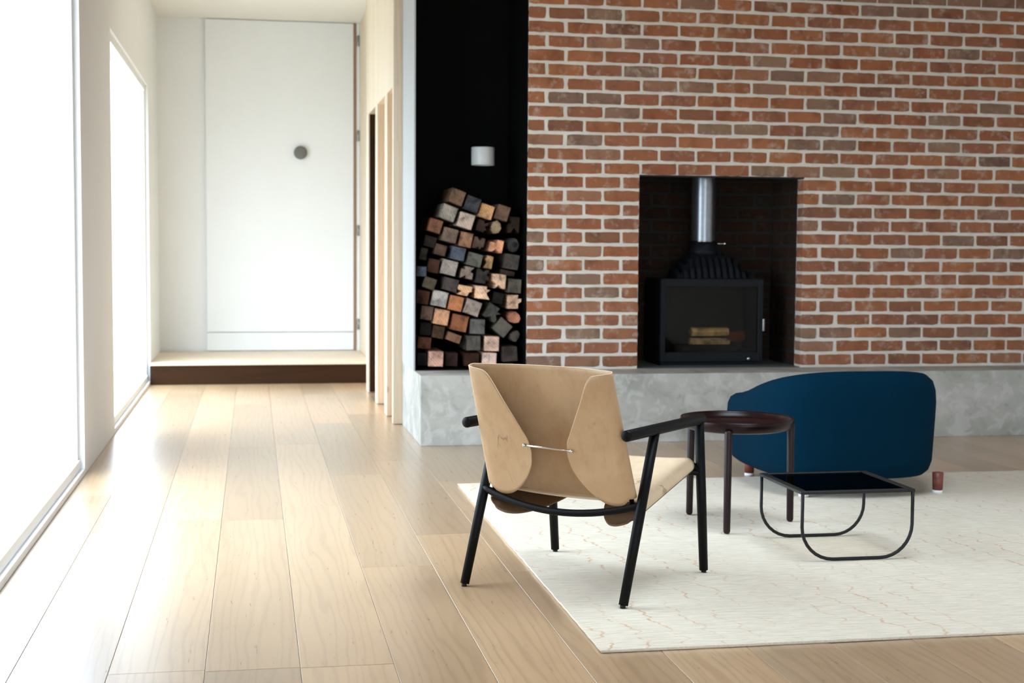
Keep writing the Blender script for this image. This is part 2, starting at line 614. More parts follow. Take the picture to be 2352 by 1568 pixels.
# ------------------------------------------------------------------ floor with individual boards
floor = struct(build('floor', MB().box((WX - 0.2, Y_BACK, -0.12), (X_RIGHT + 0.1, Y_DOOR + 0.15, -0.012)), M['floor_gap']))
PW, SEAM0 = 0.2622, 0.1268
GAP = 0.0013
joints = {0: [1.55, 3.955], 1: [3.95, 6.45], 2: [2.75, 5.175, 7.3], 3: [3.3, 5.72], -1: [3.97, 6.2]}
lane0 = math.floor((WX - SEAM0) / PW)
lane1 = math.ceil((X_RIGHT - SEAM0) / PW)
for ln in range(lane0, lane1 + 1):
    x0, x1 = SEAM0 + (ln - 1) * PW, SEAM0 + ln * PW
    x0c, x1c = max(x0, WX), min(x1, X_RIGHT)
    if x1c - x0c < 0.03:
        continue
    rr = random.Random(ln * 77 + 5)
    js = list(joints.get(ln, [rr.uniform(1.5, 3.6)]))
    y = js[-1]
    while y < Y_STEP - 2.5:
        y += rr.uniform(1.75, 2.35)
        js.append(y)
    while js[0] > Y_BACK + 2.4:
        js.insert(0, js[0] - rr.uniform(1.9, 2.3))
    ends = [Y_BACK] + [j for j in js if Y_BACK + 0.3 < j < Y_STEP - 0.3] + [Y_STEP - 0.002]
    for a, b in zip(ends[:-1], ends[1:]):
        cx, cy = (x0c + x1c) / 2, (a + b) / 2
        hx, hy = (x1c - x0c) / 2 - GAP / 2, (b - a) / 2 - GAP / 2
        dz = rr.uniform(-0.0003, 0.0003)
        build('plank', MB().box((-hx, -hy, -0.011), (hx, hy, dz)), M['floor_oak'], floor, (cx, cy, 0), bevel=0.0008)

# ------------------------------------------------------------------ room shell
def holed(axis, pos0, pos1, u0, u1, v0, v1, holes):
    """slab normal to an axis with rectangular holes (u0,u1,v0,v1), u ascending and not overlapping"""
    mb = MB()

    def b(ua, ub, va, vb):
        if ub - ua < 1e-4 or vb - va < 1e-4:
            return
        if axis == 'X':
            mb.box((pos0, ua, va), (pos1, ub, vb))
        elif axis == 'Y':
            mb.box((ua, pos0, va), (ub, pos1, vb))
        else:
            mb.box((ua, va, pos0), (ub, vb, pos1))
    u = u0
    for (a, c, d, e) in sorted(holes):
        b(u, a, v0, v1)
        b(a, c, v0, d)
        b(a, c, e, v1)
        u = c
    b(u, u1, v0, v1)
    return mb


def window(idx, axis, plane, w):
    a, b, c, d = w
    L, H = b - a, d - c
    org = {'X': (plane, a, c), 'Y': (a, plane, c), 'Z': (a, c, plane)}[axis]
    win = struct(empty('window_%d' % idx, org))  # rear and roof openings are added for fill light

    def bb(u0_, u1_, v0_, v1_, t_):
        if axis == 'X':
            return MB().box((-t_, u0_, v0_), (t_, u1_, v1_))
        if axis == 'Y':
            return MB().box((u0_, -t_, v0_), (u1_, t_, v1_))
        return MB().box((u0_, v0_, -t_), (u1_, v1_, t_))
    build('window_frame', bb(0, L, 0, 0.05, 0.05), M['white_satin'], win, bevel=0.003)
    build('window_frame', bb(0, L, H - 0.05, H, 0.05), M['white_satin'], win, bevel=0.003)
    nm = max(1, round(L / 2.4))
    for k in range(nm + 1):
        y = (L - 0.05) * k / nm
        build('mullion', bb(y, y + 0.05, 0.05, H - 0.05, 0.04), M['white_satin'], win, bevel=0.003)


struct(build('ceiling', holed('Z', Z_CEIL, Z_CEIL + WELL, WX - 0.2, X_RIGHT + 0.1, Y_BACK, 9.4, FILL_SKY_L), M['ceiling_timber']))
struct(build('ceiling_hall', MB().box((WX - 0.2, 9.4, Z_CEIL), (X_RIGHT + 0.1, Y_DOOR + 0.15, Z_CEIL + 0.12)), M['ceiling']))
struct(build('wall_right', holed('X', X_RIGHT, X_RIGHT + 0.12, Y_BACK, 9.5, 0, Z_CEIL, WIN_R), M['white_paint']))
struct(build('wall_rear', holed('Y', Y_BACK - 0.12, Y_BACK, WX - 0.14, X_RIGHT + 0.1, 0, Z_CEIL, FILL_WIN_B), M['white_paint']))
struct(build('wall_left', holed('X', WX - 0.14, WX, Y_BACK, Y_DOOR + 0.1, 0, Z_CEIL, WIN_L), M['white_paint']))
struct(build('ground_outside', MB().box((WX - 14, -14, -0.35), (X_RIGHT + 14, 26, -0.25)), M['terrace']))
wi = 0
for lst, ax, pl in ((WIN_L, 'X', WX - 0.07), (WIN_R, 'X', X_RIGHT + 0.06), (FILL_WIN_B, 'Y', Y_BACK - 0.06), (FILL_SKY_L, 'Z', Z_CEIL + WELL - 0.06)):
    for w in lst:
        wi += 1
        window(wi, ax, pl, w)

# step up to the white door at the end of the hall
stp = struct(empty('floor_hall', (0, Y_STEP, 0)))
build('riser', MB().box((WX, 0.0, 0), (1.0, 0.03, Z_STEP - 0.022)), M['brown_timber'], stp)
build('tread', MB().box((WX, -0.012, Z_STEP - 0.022), (1.0, Y_DOOR - Y_STEP, Z_STEP)), M['pale_timber'], stp, bevel=0.002)
struct(build('wall_hall_end', MB().box((WX, Y_DOOR + 0.03, 0), (1.4, Y_DOOR + 0.15, Z_CEIL)), M['white_paint']))

door = struct(empty('door_1', (0, Y_DOOR, Z_STEP)))
DX0, DX1 = -0.42, 0.946
zj = 0.363 - Z_STEP
build('door_leaf', MB().box((DX0, -0.012, zj + 0.003), (DX1, 0.028, Z_CEIL - Z_STEP - 0.006)), M['white_satin'], door, bevel=0.002)
build('bottom_rail', MB().box((DX0, -0.012, 0.006), (DX1, 0.028, zj - 0.003)), M['white_satin'], door, bevel=0.002)
build('edge_strip', MB().box((DX1 + 0.002, -0.016, 0.004), (DX1 + 0.024, 0.028, Z_CEIL - Z_STEP - 0.006)), M['door_edge'], door)
build('jamb', MB().box((DX1 + 0.026, -0.008, 0.0), (1.002, 0.028, Z_CEIL - Z_STEP)), M['white_satin'], door)
for hz in (3.098, 2.215, 1.325, 0.436):
    hg = MB().tube([(0, 0, -0.05), (0, 0, 0.05)], 0.008, 10).box((-0.014, 0.0, -0.048), (0.014, 0.006, 0.048))
    build('hinge', hg, M['dull_steel'], door, (0.991, -0.029, hz - Z_STEP))
kb = MB().lathe([(0.0, -0.05), (0.056, -0.05), (0.061, -0.046), (0.062, -0.012), (0.045, -0.006), (0.02, -0.004), (0.02, 0.0), (0.0, 0.0)], 40, axis='Y')
knob = build('knob', kb, M['grey_knob'], door, (0.449, -0.013, 2.046 - Z_STEP))
knob['label'] = 'round grey knob on the white door'

# pale timber screen wall along the hall: flush bulkhead, piers, recessed panels
XF, XR = 0.913, 0.957
Z_BK = 2.222
hall = struct(empty('wall_hall', (0, 0, 0)))
build('bulkhead', MB().box((XF, 9.352, Z_BK), (1.25, 11.60, Z_CEIL)), M['pale_timber'], hall)
piers = [(9.352, 9.43), (9.80, 9.98), (10.57, 10.75), (11.40, 11.60)]
for a, b in piers:
    build('pier', MB().box((XF, a, 0.004), (1.25, b, Z_BK)), M['pale_timber'], hall)
for (a, b), x in zip(((9.43, 9.80), (9.98, 10.57)), (XR, XR)):
    build('recessed_panel', MB().box((x, a + 0.003, 0.01), (1.25, b - 0.003, Z_BK)), M['shaded_timber'], hall)
build('doorway_lining', MB().box((1.215, 10.75, 0.01), (1.25, 11.40, Z_BK)).box((XF + 0.01, 11.385, 0.01), (1.215, 11.40, Z_BK)), M['brown_timber'], hall)
build('end_panel', MB().box((1.003, 11.60, 0.0), (1.25, Y_DOOR + 0.03, Z_CEIL)), M['pale_timber'], hall)

# white wall above the end of the concrete bench
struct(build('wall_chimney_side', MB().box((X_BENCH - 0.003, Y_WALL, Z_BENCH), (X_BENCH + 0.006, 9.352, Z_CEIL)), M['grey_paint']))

# ------------------------------------------------------------------ concrete hearth bench
bench = build('hearth_bench', MB().box((X_BENCH, Y_BENCH, 0.0), (X_RIGHT, 9.36, Z_BENCH)), M['concrete'], bevel=0.004, seg=2)
tag(bench, 'long raw concrete hearth bench running below the brick wall', 'bench')

# ------------------------------------------------------------------ alcove lined with black steel
alc = struct(empty('wall_alcove', (0, 0, 0)))
ZA0 = Z_BENCH + 0.001
build('side_lining', MB().box((X_BENCH + 0.006, Y_WALL, ZA0), (X_BENCH + 0.012, 9.30, Z_CEIL)), M['black_steel'], alc)
build('side_lining', MB().box((X_BR0 - 0.006, Y_WALL + 0.003, ZA0), (X_BR0, 9.30, Z_CEIL)), M['black_steel'], alc)
build('back_lining', MB().box((X_BENCH + 0.006, 9.30, ZA0), (X_BR0, 9.306, Z_CEIL)), M['black_steel'], alc)
build('base_lining', MB().box((X_BENCH + 0.012, Y_WALL, ZA0), (X_BR0 - 0.006, 9.30, ZA0 + 0.004)), M['black_steel'], alc)

# ------------------------------------------------------------------ brick wall, every brick its own piece
wall = MB()
T = 0.11
wall.box((X_BR0 + 0.002, Y_WALL + 0.004, Z_BENCH), (X_OP0 - 0.005, Y_WALL + T, Z_CEIL))
wall.box((X_OP1 + 0.005, Y_WALL + 0.004, Z_BENCH), (X_RIGHT, Y_WALL + T, Z_CEIL))
wall.box((X_OP0 - 0.005, Y_WALL + 0.004, Z_LINT + 0.006), (X_OP1 + 0.005, Y_WALL + T, Z_CEIL))
wall_back = struct(build('wall_back', wall, M['mortar']))


def brick_mesh(name, L, H, rnd, mat, depth=0.1):
    """ragged-edged brick, front face towards -Y, centred on its front"""
    per = []
    nx, nz = 6, 2
    for i in range(nx):
        per.append((-L / 2 + L * i / nx, -H / 2))
    for i in range(nz):
        per.append((L / 2, -H / 2 + H * i / nz))
    for i in range(nx):
        per.append((L / 2 - L * i / nx, H / 2))
    for i in range(nz):
        per.append((-L / 2, H / 2 - H * i / nz))
    pts = []
    for (x, z) in per:
        corner = abs(abs(x) - L / 2) < 1e-6 and abs(abs(z) - H / 2) < 1e-6
        k = 0.007 if corner else 0.0036
        pts.append((x - math.copysign(rnd.uniform(0, k), x) * (1 if abs(x) > L * 0.4 else 0.3), z - math.copysign(rnd.uniform(-0.0006, k), z)))
    n = len(pts)
    fy = rnd.uniform(-0.0012, 0.0012)
    vs = [(x, depth, z) for x, z in pts]
    vs += [(x, fy + 0.0035, z) for x, z in pts]
    vs += [(x * (1 - 0.007 / L), fy + rnd.uniform(-0.0006, 0.0006), z * (1 - 0.008 / H)) for x, z in pts]
    fs = []
    for r in range(2):
        for i in range(n):
            fs.append((r * n + i, r * n + (i + 1) % n, (r + 1) * n + (i + 1) % n, (r + 1) * n + i))
    fs.append(tuple(range(2 * n, 3 * n)))
    me = bpy.data.meshes.new(name)
    me.from_pydata(vs, [], fs)
    me.materials.append(mat)
    me.update()
    return me


rb = random.Random(21)
VAR = {}


def get_brick(L, mat, key):
    k = (round(L, 3), key)
    if k not in VAR:
        VAR[k] = [brick_mesh('brick', L, BH, rb, mat) for _ in range(8 if L > 0.2 else 5)]
    return rb.choice(VAR[k])


def lay_course(parent, z, segs, off, matkey, yfront, xorg, rotz=0.0, skip=None):
    """segs: list of (x0, x1) runs; bricks on a half-bond grid from xorg"""
    mat = M[matkey]
    n = 0
    for (a, b) in segs:
        k = math.floor((a - xorg - off) / 0.24) - 1
        while True:
            s = xorg + off + k * 0.24
            k += 1
            e = s + 0.24
            if s > b - 0.02:
                break
            s2, e2 = max(s, a), min(e, b)
            if e2 - s2 < 0.035:
                continue
            L = e2 - s2 - JT
            if s2 <= a + 1e-6:
                c = s2 + L / 2 + 0.0005
                L2 = L
            elif e2 >= b - 1e-6:
                L2 = e2 - s2 - JT / 2
                c = e2 - L2 / 2 - 0.0005
            else:
                L2, c = L, s2 + JT / 2 + L / 2
            L2 = round(L2, 2) if L2 < 0.2 else round(L2, 3)
            o = bpy.data.objects.new('brick', get_brick(L2, mat, matkey))
            COL.objects.link(o)
            o.parent = parent
            jx, jz = rb.uniform(-0.0016, 0.0016), rb.uniform(-0.0016, 0.0016)
            if rotz == 0:
                o.location = (c + jx, yfront + rb.uniform(-0.001, 0.001), z + jz)
            else:
                o.location = (yfront + rb.uniform(-0.001, 0.001), c + jx, z + jz)
                o.rotation_euler = (0, 0, rotz)
            n += 1
    return n


nb = 0
course = 0
while True:
    zc = Z_B0 + course * COURSE + BH / 2
    if zc + BH / 2 > 2.80:
        break
    off = 0.0 if course % 2 == 0 else 0.12
    below = zc < Z_LINT
    segs = [(X_BR0, X_OP0), (X_OP1, X_RIGHT - 0.02)] if below else [(X_BR0, X_RIGHT - 0.02)]
    nb += lay_course(wall_back, zc, segs, off, 'brick', Y_WALL, X_BR0)
    course += 1
top = MB()
zc0 = Z_B0 + course * COURSE
k = 0
while zc0 + k * COURSE + BH < Z_CEIL:
    off = 0.0 if (course + k) % 2 == 0 else 0.12
    x = X_BR0 - off
    while x < X_RIGHT:
        a, b = max(x, X_BR0), min(x + 0.229, X_RIGHT)
        if b - a > 0.03:
            top.box((a, Y_WALL, zc0 + k * COURSE), (b, Y_WALL + 0.02, zc0 + k * COURSE + BH))
        x += 0.24
    k += 1
tb = build('upper_bricks', top, M['brick'], wall_back)
tb['kind'] = 'stuff'
build('steel_lintel', MB().box((X_OP0 - 0.004, Y_WALL - 0.001, Z_LINT - 0.003), (X_OP1 + 0.004, Y_WALL + T, Z_LINT + 0.006)), M['black_metal'], wall_back)

# firebox recess behind the opening
Y_FB = 9.22
fb = MB()
fb.box((X_OP0 - 0.06, Y_FB + 0.004, Z_BENCH), (X_OP1 + 0.06, Y_FB + 0.1, 1.95))
fb.box((X_OP0 - 0.06, Y_WALL + T, Z_BENCH), (X_OP0 - 0.004, Y_FB + 0.004, 1.95))
fb.box((X_OP1 + 0.004, Y_WALL + T, Z_BENCH), (X_OP1 + 0.12, Y_FB + 0.004, 1.95))
wall_fb = struct(build('wall_firebox', fb, M['mortar_shaded']))
build('firebox_ceiling', MB().box((X_OP0 - 0.06, Y_WALL + T, 1.88), (X_OP1 + 0.06, Y_FB + 0.1, 1.95)), M['black_steel'], wall_fb)
build('hearth_plate', MB().box((X_OP0 + 0.002, Y_WALL + 0.002, Z_BENCH), (X_OP1 - 0.002, Y_FB, Z_BENCH + 0.004)), M['hearth_plate'], wall_fb)
for cs in range(16):
    zc = Z_B0 + cs * COURSE + BH / 2
    off = 0.0 if cs % 2 == 0 else 0.12
    lay_course(wall_fb, zc, [(X_OP0, X_OP1)], off, 'brick_shaded', Y_FB, X_OP0)
    if cs < 14:
        lay_course(wall_fb, zc, [(Y_WALL + T, Y_FB - 0.005)], off, 'brick_shaded', X_OP1 + 0.0, Y_WALL, rotz=-PI / 2)
# (bricks of the right jamb face into the recess)

# ------------------------------------------------------------------ wood stove
XS, YS = 2.925, 8.80
SW, SD = 0.346, 0.36
ZS0, ZS1 = 0.447, 0.983
stove = empty('wood_stove', (XS, YS, Z_BENCH + 0.004))
tag(stove, 'black cast iron wood stove with finned hood inside the brick fireplace', 'stove')
zb = ZS0 - Z_BENCH - 0.004
zt = ZS1 - Z_BENCH - 0.004
body = MB()
w = 0.018
body.box((-SW, 0.025, zb), (-SW + w, SD, zt))
body.box((SW - w, 0.025, zb), (SW, SD, zt))
body.box((-SW + w, 0.025, zb), (SW - w, SD, zb + 0.06))
body.box((-SW + w, 0.025, zt - 0.03), (SW - w, SD, zt))
body.box((-SW + w, SD - 0.02, zb + 0.06), (SW - w, SD, zt - 0.03))
build('body', body, M['stove_iron'], stove)
build('base', MB().box((-SW + 0.012, 0.03, 0.0), (SW - 0.012, SD - 0.02, zb)), M['stove_iron'], stove)
df = MB()
fw, fh0, fh1 = 0.034, 0.062, 0.052
df.box((-SW, 0.0, zb), (-SW + fw, 0.025, zt)).box((SW - fw, 0.0, zb), (SW, 0.025, zt))
df.box((-SW + fw, 0.0, zb), (SW - fw, 0.025, zb + fh0)).box((-SW + fw, 0.0, zt - fh1), (SW - fw, 0.025, zt))
sdoor = build('stove_door', df, M['stove_iron'], stove, bevel=0.003)
build('glass_pane', MB().box((-SW + fw, 0.012, zb + fh0), (SW - fw, 0.016, zt - fh1)), M['stove_glass'], sdoor)
build('handle', MB().tube([(SW - 0.004, -0.02, zb + 0.20), (SW - 0.004, -0.02, zb + 0.275)], 0.008, 12, round_end=True), M['dull_steel'], sdoor)
build('air_knob', MB().lathe([(0, -0.02), (0.009, -0.02), (0.011, -0.012), (0.006, -0.008), (0.006, 0.003)], 16, (0.245, 0, zb + 0.018), 'Y'), M['chrome'], stove)
build('log_rest', MB().box((-0.18, 0.07, zb + 0.06), (0.2, 0.3, zb + 0.095)), M['stove_iron'], stove)
# hood: sloping core with a row of vertical fins
cz = zt + 0.002
core = MB()
xb0, xb1, xt0, xt1, hh = -0.215, 0.255, -0.10, 0.12, 0.150
vsx = [(xb0, 0.05, cz), (xb1, 0.05, cz), (xb1, 0.33, cz), (xb0, 0.33, cz), (xt0, 0.13, cz + hh), (xt1, 0.13, cz + hh), (xt1, 0.30, cz + hh), (xt0, 0.30, cz + hh)]
core.add(vsx, [(0, 3, 2, 1), (4, 5, 6, 7), (0, 1, 5, 4), (1, 2, 6, 5), (2, 3, 7, 6), (3, 0, 4, 7)])
hood = build('hood', core, M['stove_iron'], stove)
for k in range(12):
    x = -0.214 + 0.480 * k / 11
    ax = abs(x - 0.02)
    top_h = hh + 0.012 if ax < 0.12 else max(0.02, (hh + 0.012) * (1 - (ax - 0.12) / 0.165) + 0.012)
    prof = [(0.022, 0.0), (0.24, 0.0), (0.24, top_h), (0.150, top_h), (0.095, top_h * 0.84), (0.045, top_h * 0.42)]
    n = len(prof)
    t2 = 0.0115
    vs = [(x - t2, y, cz + z) for y, z in prof] + [(x + t2, y, cz + z) for y, z in prof]
    fs = [tuple(range(n))[::-1], tuple(range(n, 2 * n))] + [(i, (i + 1) % n, n + (i + 1) % n, n + i) for i in range(n)]
    build('fin', MB().add(vs, [f[::-1] for f in fs]), M['stove_iron'], hood)
PY = 0.215
zc_ = cz + hh
build('flue_collar', MB().lathe([(0.0, 0), (0.098, 0.0), (0.094, 0.03), (0.084, 0.045), (0.083, 0.088), (0.0, 0.088)], 40, (0, PY, zc_)), M['stove_iron'], stove)
fl = build('flue_pipe', MB().lathe([(0.0775, 0.088), (0.0775, 0.72)], 48, (0, PY, zc_)), M['flue_steel'], stove)
build('clamp_ring', MB().lathe([(0.0775, 0.084), (0.081, 0.085), (0.081, 0.093), (0.0775, 0.094)], 48, (0, PY, zc_)), M['chrome'], fl)
build('damper_knob', MB().tube([(0.08, PY - 0.02, zc_ + 0.075), (0.135, PY - 0.03, zc_ + 0.075)], 0.004, 8).lathe([(0, -0.012), (0.012, -0.008), (0.012, 0.008), (0, 0.012)], 14, (0.14, PY - 0.032, zc_ + 0.075), 'Y'), M['chrome'], fl)


def rough_log(name, L, w, h, rnd, notch=0, sides=4, jit=0.08):
    """a sawn or split log lying along Y; front end at y=0, grain end face towards -Y"""
    out = []
    if sides == 4:
        k = 4
        base = [(-w / 2, -h / 2), (w / 2, -h / 2), (w / 2, h / 2), (-w / 2, h / 2)]
        for i in range(4):
            (x0, z0), (x1, z1) = base[i], base[(i + 1) % 4]
            for j in range(k):
                f = j / k
                x, z = x0 + (x1 - x0) * f, z0 + (z1 - z0) * f
                j2 = jit * (0.6 if j == 0 else 0.35)
                out.append((x * (1 - rnd.uniform(0, j2)), z * (1 - rnd.uniform(0, j2))))
    else:
        for i in range(sides):
            q = 2 * PI * i / sides
            r = 1 - rnd.uniform(0, jit)
            out.append((w / 2 * r * math.cos(q), h / 2 * r * math.sin(q)))
    for _ in range(notch):
        i = rnd.randrange(len(out))
        f = rnd.uniform(0.35, 0.65)
        out[i] = (out[i][0] * f, out[i][1] * f)
    n = len(out)
    vs = [(x * 1.0, L, z * 1.0) for x, z in out]
    vs += [(x, 0.006, z) for x, z in out]
    vs += [(x * 0.93, rnd.uniform(-0.002, 0.003), z * 0.93) for x, z in out]
    vs.append((0, rnd.uniform(0.0, 0.004), 0))
    fs = []
    for r in range(2):
        for i in range(n):
            fs.append((r * n + i, r * n + (i + 1) % n, (r + 1) * n + (i + 1) % n, (r + 1) * n + i))
    for i in range(n):
        fs.append((2 * n + i, 2 * n + (i + 1) % n, 3 * n))
    fs.append(tuple(range(n))[::-1])
    me = bpy.data.meshes.new(name)
    me.from_pydata(vs, [], fs)
    me.materials.append(M['log'])
    me.update()
    return me


rl = random.Random(5)
zlog = ZS0 + 0.095 + 0.001
for (dx, dz, L, wd, hgt, col, lab, rot) in (
        (-0.13, 0.032, 0.27, 0.06, 0.05, (226, 200, 160), 'pale split log lying lowest on the grate inside the stove', 0.0),
        (-0.12, 0.092, 0.25, 0.075, 0.062, (240, 212, 156), 'golden split log resting on top inside the stove', 0.02),
        (0.12, 0.062, 0.12, 0.07, 0.075, (104, 58, 32), 'short red-brown log at the right end of the stove grate', 0.0)):
    o = link('firewood_log', rough_log('firewood_log', L, wd, hgt, rl, 0, 7, 0.12))
    o.location = (XS + dx, YS + 0.075, zlog + dz)
    o.rotation_euler = (0, rot, -PI / 2)
    o.color = srgb(*col)
    tag(o, lab, 'log', 'logs inside the stove')

# ------------------------------------------------------------------ firewood stacked in the alcove
# (image centre x, y, width, height in px, clockwise tilt, colour, kind)
def z3(x, y, w_, h_, a, c, k='s'):
    return (930 + x / 5.227, 300 + y / 5.227, w_ / 5.227, h_ / 5.227, a, c, k)


def z4(x, y, w_, h_, a, c, k='s'):
    return (930 + x / 5.227, 580 + y / 5.227, w_ / 5.227, h_ / 5.227, a, c, k)


LOGS = [
    z3(630, 795, 182, 185, 21, (128, 96, 72), 'top'), z3(815, 880, 182, 182, 20, (72, 74, 80)), z3(980, 970, 178, 176, 17, (196, 146, 92)), z3(1180, 985, 160, 185, 17, (124, 90, 72)),
    z3(530, 985, 190, 185, 21, (140, 132, 118)), z3(735, 1080, 195, 190, 17, (176, 154, 138)), z3(930, 1145, 145, 145, 18, (72, 54, 44), 'n'), z3(1095, 1160, 145, 180, 12, (150, 126, 94), 'r'),
    z3(1310, 1130, 145, 210, 4, (66, 46, 32), 'n'), z3(365, 1140, 170, 165, 17, (146, 92, 64)), z3(545, 1255, 185, 175, 14, (132, 108, 90)), z3(735, 1308, 160, 185, 12, (156, 108, 78)),
    z3(890, 1350, 140, 150, 14, (98, 76, 64), 'n'), z3(1100, 1385, 180, 165, 11, (210, 140, 100), 'n'), z3(1305, 1375, 145, 185, 0, (74, 74, 70), 'hollow'), z3(305, 1330, 150, 135, 15, (56, 44, 38)),
    z3(430, 1430, 145, 135, 14, (100, 76, 58)), z3(640, 1475, 180, 165, 12, (88, 94, 110)), z3(225, 1480, 90, 150, 12, (66, 64, 48)),
    z4(840, 85, 185, 165, 14, (114, 112, 100)), z4(1005, 115, 110, 165, 10, (172, 132, 86), 'n'), z4(1285, 110, 185, 190, 9, (88, 80, 74)), z4(535, 180, 195, 185, 14, (150, 138, 128)),
    z4(345, 160, 145, 175, 10, (96, 52, 40)), z4(186, 226, 130, 125, 2, (72, 82, 96)), z4(750, 240, 155, 160, 11, (130, 112, 98), 'n'), z4(938, 285, 170, 180, 8, (74, 68, 62), 'n'),
    z4(1130, 345, 178, 185, 5, (222, 176, 138), 'n'), z4(1322, 400, 165, 175, 4, (100, 94, 80)), z4(1235, 245, 180, 62, 11, (84, 62, 50)), z4(298, 368, 160, 140, 19, (90, 78, 60)),
    z4(550, 385, 188, 160, 15, (84, 74, 70)), z4(720, 455, 185, 130, 10, (212, 160, 116), 'n'), z4(935, 480, 195, 165, 5, (226, 180, 142), 'n'), z4(1120, 545, 130, 140, 10, (34, 31, 26)),
    z4(215, 535, 165, 175, 10, (92, 50, 30)), z4(420, 555, 195, 195, 12, (160, 152, 144)), z4(615, 610, 175, 185, 12, (176, 106, 64)), z4(815, 660, 200, 185, 20, (146, 128, 116)),
    z4(1055, 725, 195, 195, 34, (82, 80, 72), 'n'), z4(1320, 592, 178, 175, 0, (222, 176, 140), 'n'), z4(1325, 785, 175, 165, 8, (176, 108, 78), 'r'), z4(265, 725, 155, 175, 8, (104, 78, 62)),
    z4(440, 775, 188, 195, 10, (196, 138, 98)), z4(655, 845, 212, 205, 12, (168, 100, 62)), z4(875, 890, 185, 185, 2, (112, 110, 104)), z4(1175, 900, 190, 185, 40, (104, 98, 86)),
    z4(1325, 1005, 115, 165, 28, (92, 78, 68), 'r'), z4(250, 915, 145, 165, 5, (42, 37, 33)), z4(405, 955, 145, 155, 10, (96, 66, 42)), z4(590, 1022, 180, 105, 20, (146, 100, 74)),
    z4(235, 1085, 172, 145, 5, (112, 60, 36)), z4(825, 1087, 180, 185, 0, (98, 90, 82)), z4(1045, 1095, 188, 186, 2, (206, 166, 138)), z4(1265, 1218, 186, 186, -3, (86, 72, 64)),
    z4(375, 1278, 186, 192, 2, (196, 146, 122)), z4(560, 1285, 160, 168, 2, (70, 46, 36)), z4(805, 1285, 185, 165, 0, (76, 40, 26)), z4(1015, 1283, 184, 168, 2, (222, 184, 162)),
    z4(205, 1280, 125, 165, 0, (34, 34, 30)), z4(1265, 1348, 90, 34, 0, (118, 100, 92)),
]


def log_look(c, k):
    r, g, b = c
    lum, warm = (r + g + b) / 3, r - b
    if k == 'n':
        return 'pale salmon log with a notched end' if lum > 130 else 'dark log with a rough broken end'
    if k == 'r':
        return 'irregular rounded split log'
    if lum > 145:
        return 'pale smooth square-sawn log'
    if b >= r - 2:
        return 'blue-grey weathered square log'
    if warm > 55:
        return 'orange-brown square-sawn log'
    if warm > 30:
        return 'reddish brown square-sawn log'
    return 'blackened square log' if lum < 60 else 'grey-brown weathered square log'


ORD = ['bottom', 'second', 'third', 'fourth', 'fifth', 'sixth', 'seventh', 'eighth', 'ninth', 'tenth', 'eleventh', 'twelfth']


def log_label(c, k, i, x, z):
    if k == 'top':
        return 'square brown log at the very top of the firewood stack'
    if k == 'hollow':
        return 'round grey log with a dark hollow heart in the firewood stack'
    if i == len(LOGS) - 1:
        return 'thin sliver of wood lying under the firewood stack on the bench'
    row = ORD[min(11, int((z - ZA0) / 0.091))]
    f = (x - X_BENCH) / (X_BR0 - X_BENCH)
    if f < 0.3:
        where = 'by the pale side wall'
    elif f > 0.72:
        where = 'by the brick corner'
    else:
        where = 'mid-stack towards the pale wall' if f < 0.5 else 'mid-stack towards the brick'
    return '%s %s, %s row up' % (log_look(c, k), where, row)


rg = random.Random(11)
for i, (px, py, pw, ph, ang, c, k) in enumerate(LOGS):
    yf = 8.70 + rg.uniform(-0.012, 0.03) + (0.03 if sum(c) < 200 else 0)
    p = at_y(px, py, yf)
    D = (p - Vector((0, 0, CAM_H))).dot(FWD)
    w_, h_ = pw * D / F_PX * 0.965, ph * D / F_PX * 0.965
    sides = 4
    notch, jit = 0, 0.07
    if k == 'n':
        notch, jit = 3, 0.16
    if k == 'r':
        sides, jit = 8, 0.22
    if k == 'hollow':
        sides, jit = 14, 0.1
    me = rough_log('firewood_log', rg.uniform(0.36, 0.46), w_, h_, rg, notch, sides, jit)
    o = link('firewood_log', me)
    half = 0.5 * max(w_, h_) * (abs(math.cos(math.radians(ang))) + abs(math.sin(math.radians(ang))))
    x = min(max(p.x, X_BENCH + 0.016 + w_ / 2), X_BR0 - 0.012 - w_ / 2)
    zmin = ZA0 + 0.005 + h_ / 2
    o.location = (x, yf, max(p.z, zmin))
    o.rotation_euler = (0, math.radians(ang), 0)
    gm = sum(c) / 3
    cc = srgb(*[q + (gm - q) * 0.18 for q in c])
    kk = 1.45 if gm > 110 else (1.0 if gm > 75 else 0.75)
    o.color = (cc[0] * kk, cc[1] * kk, cc[2] * kk, 1)
    tag(o, log_label(c, k, i, o.location.x, o.location.z), 'log', 'firewood logs stacked in the black alcove')
    if k == 'hollow':
        hc = MB().lathe([(0.0, -0.001), (0.016, -0.002), (0.02, 0.004), (0.0, 0.004)], 12, axis='Y')
        build('hollow_heart', hc, M['glide'], o, (0.006, 0, 0.004))

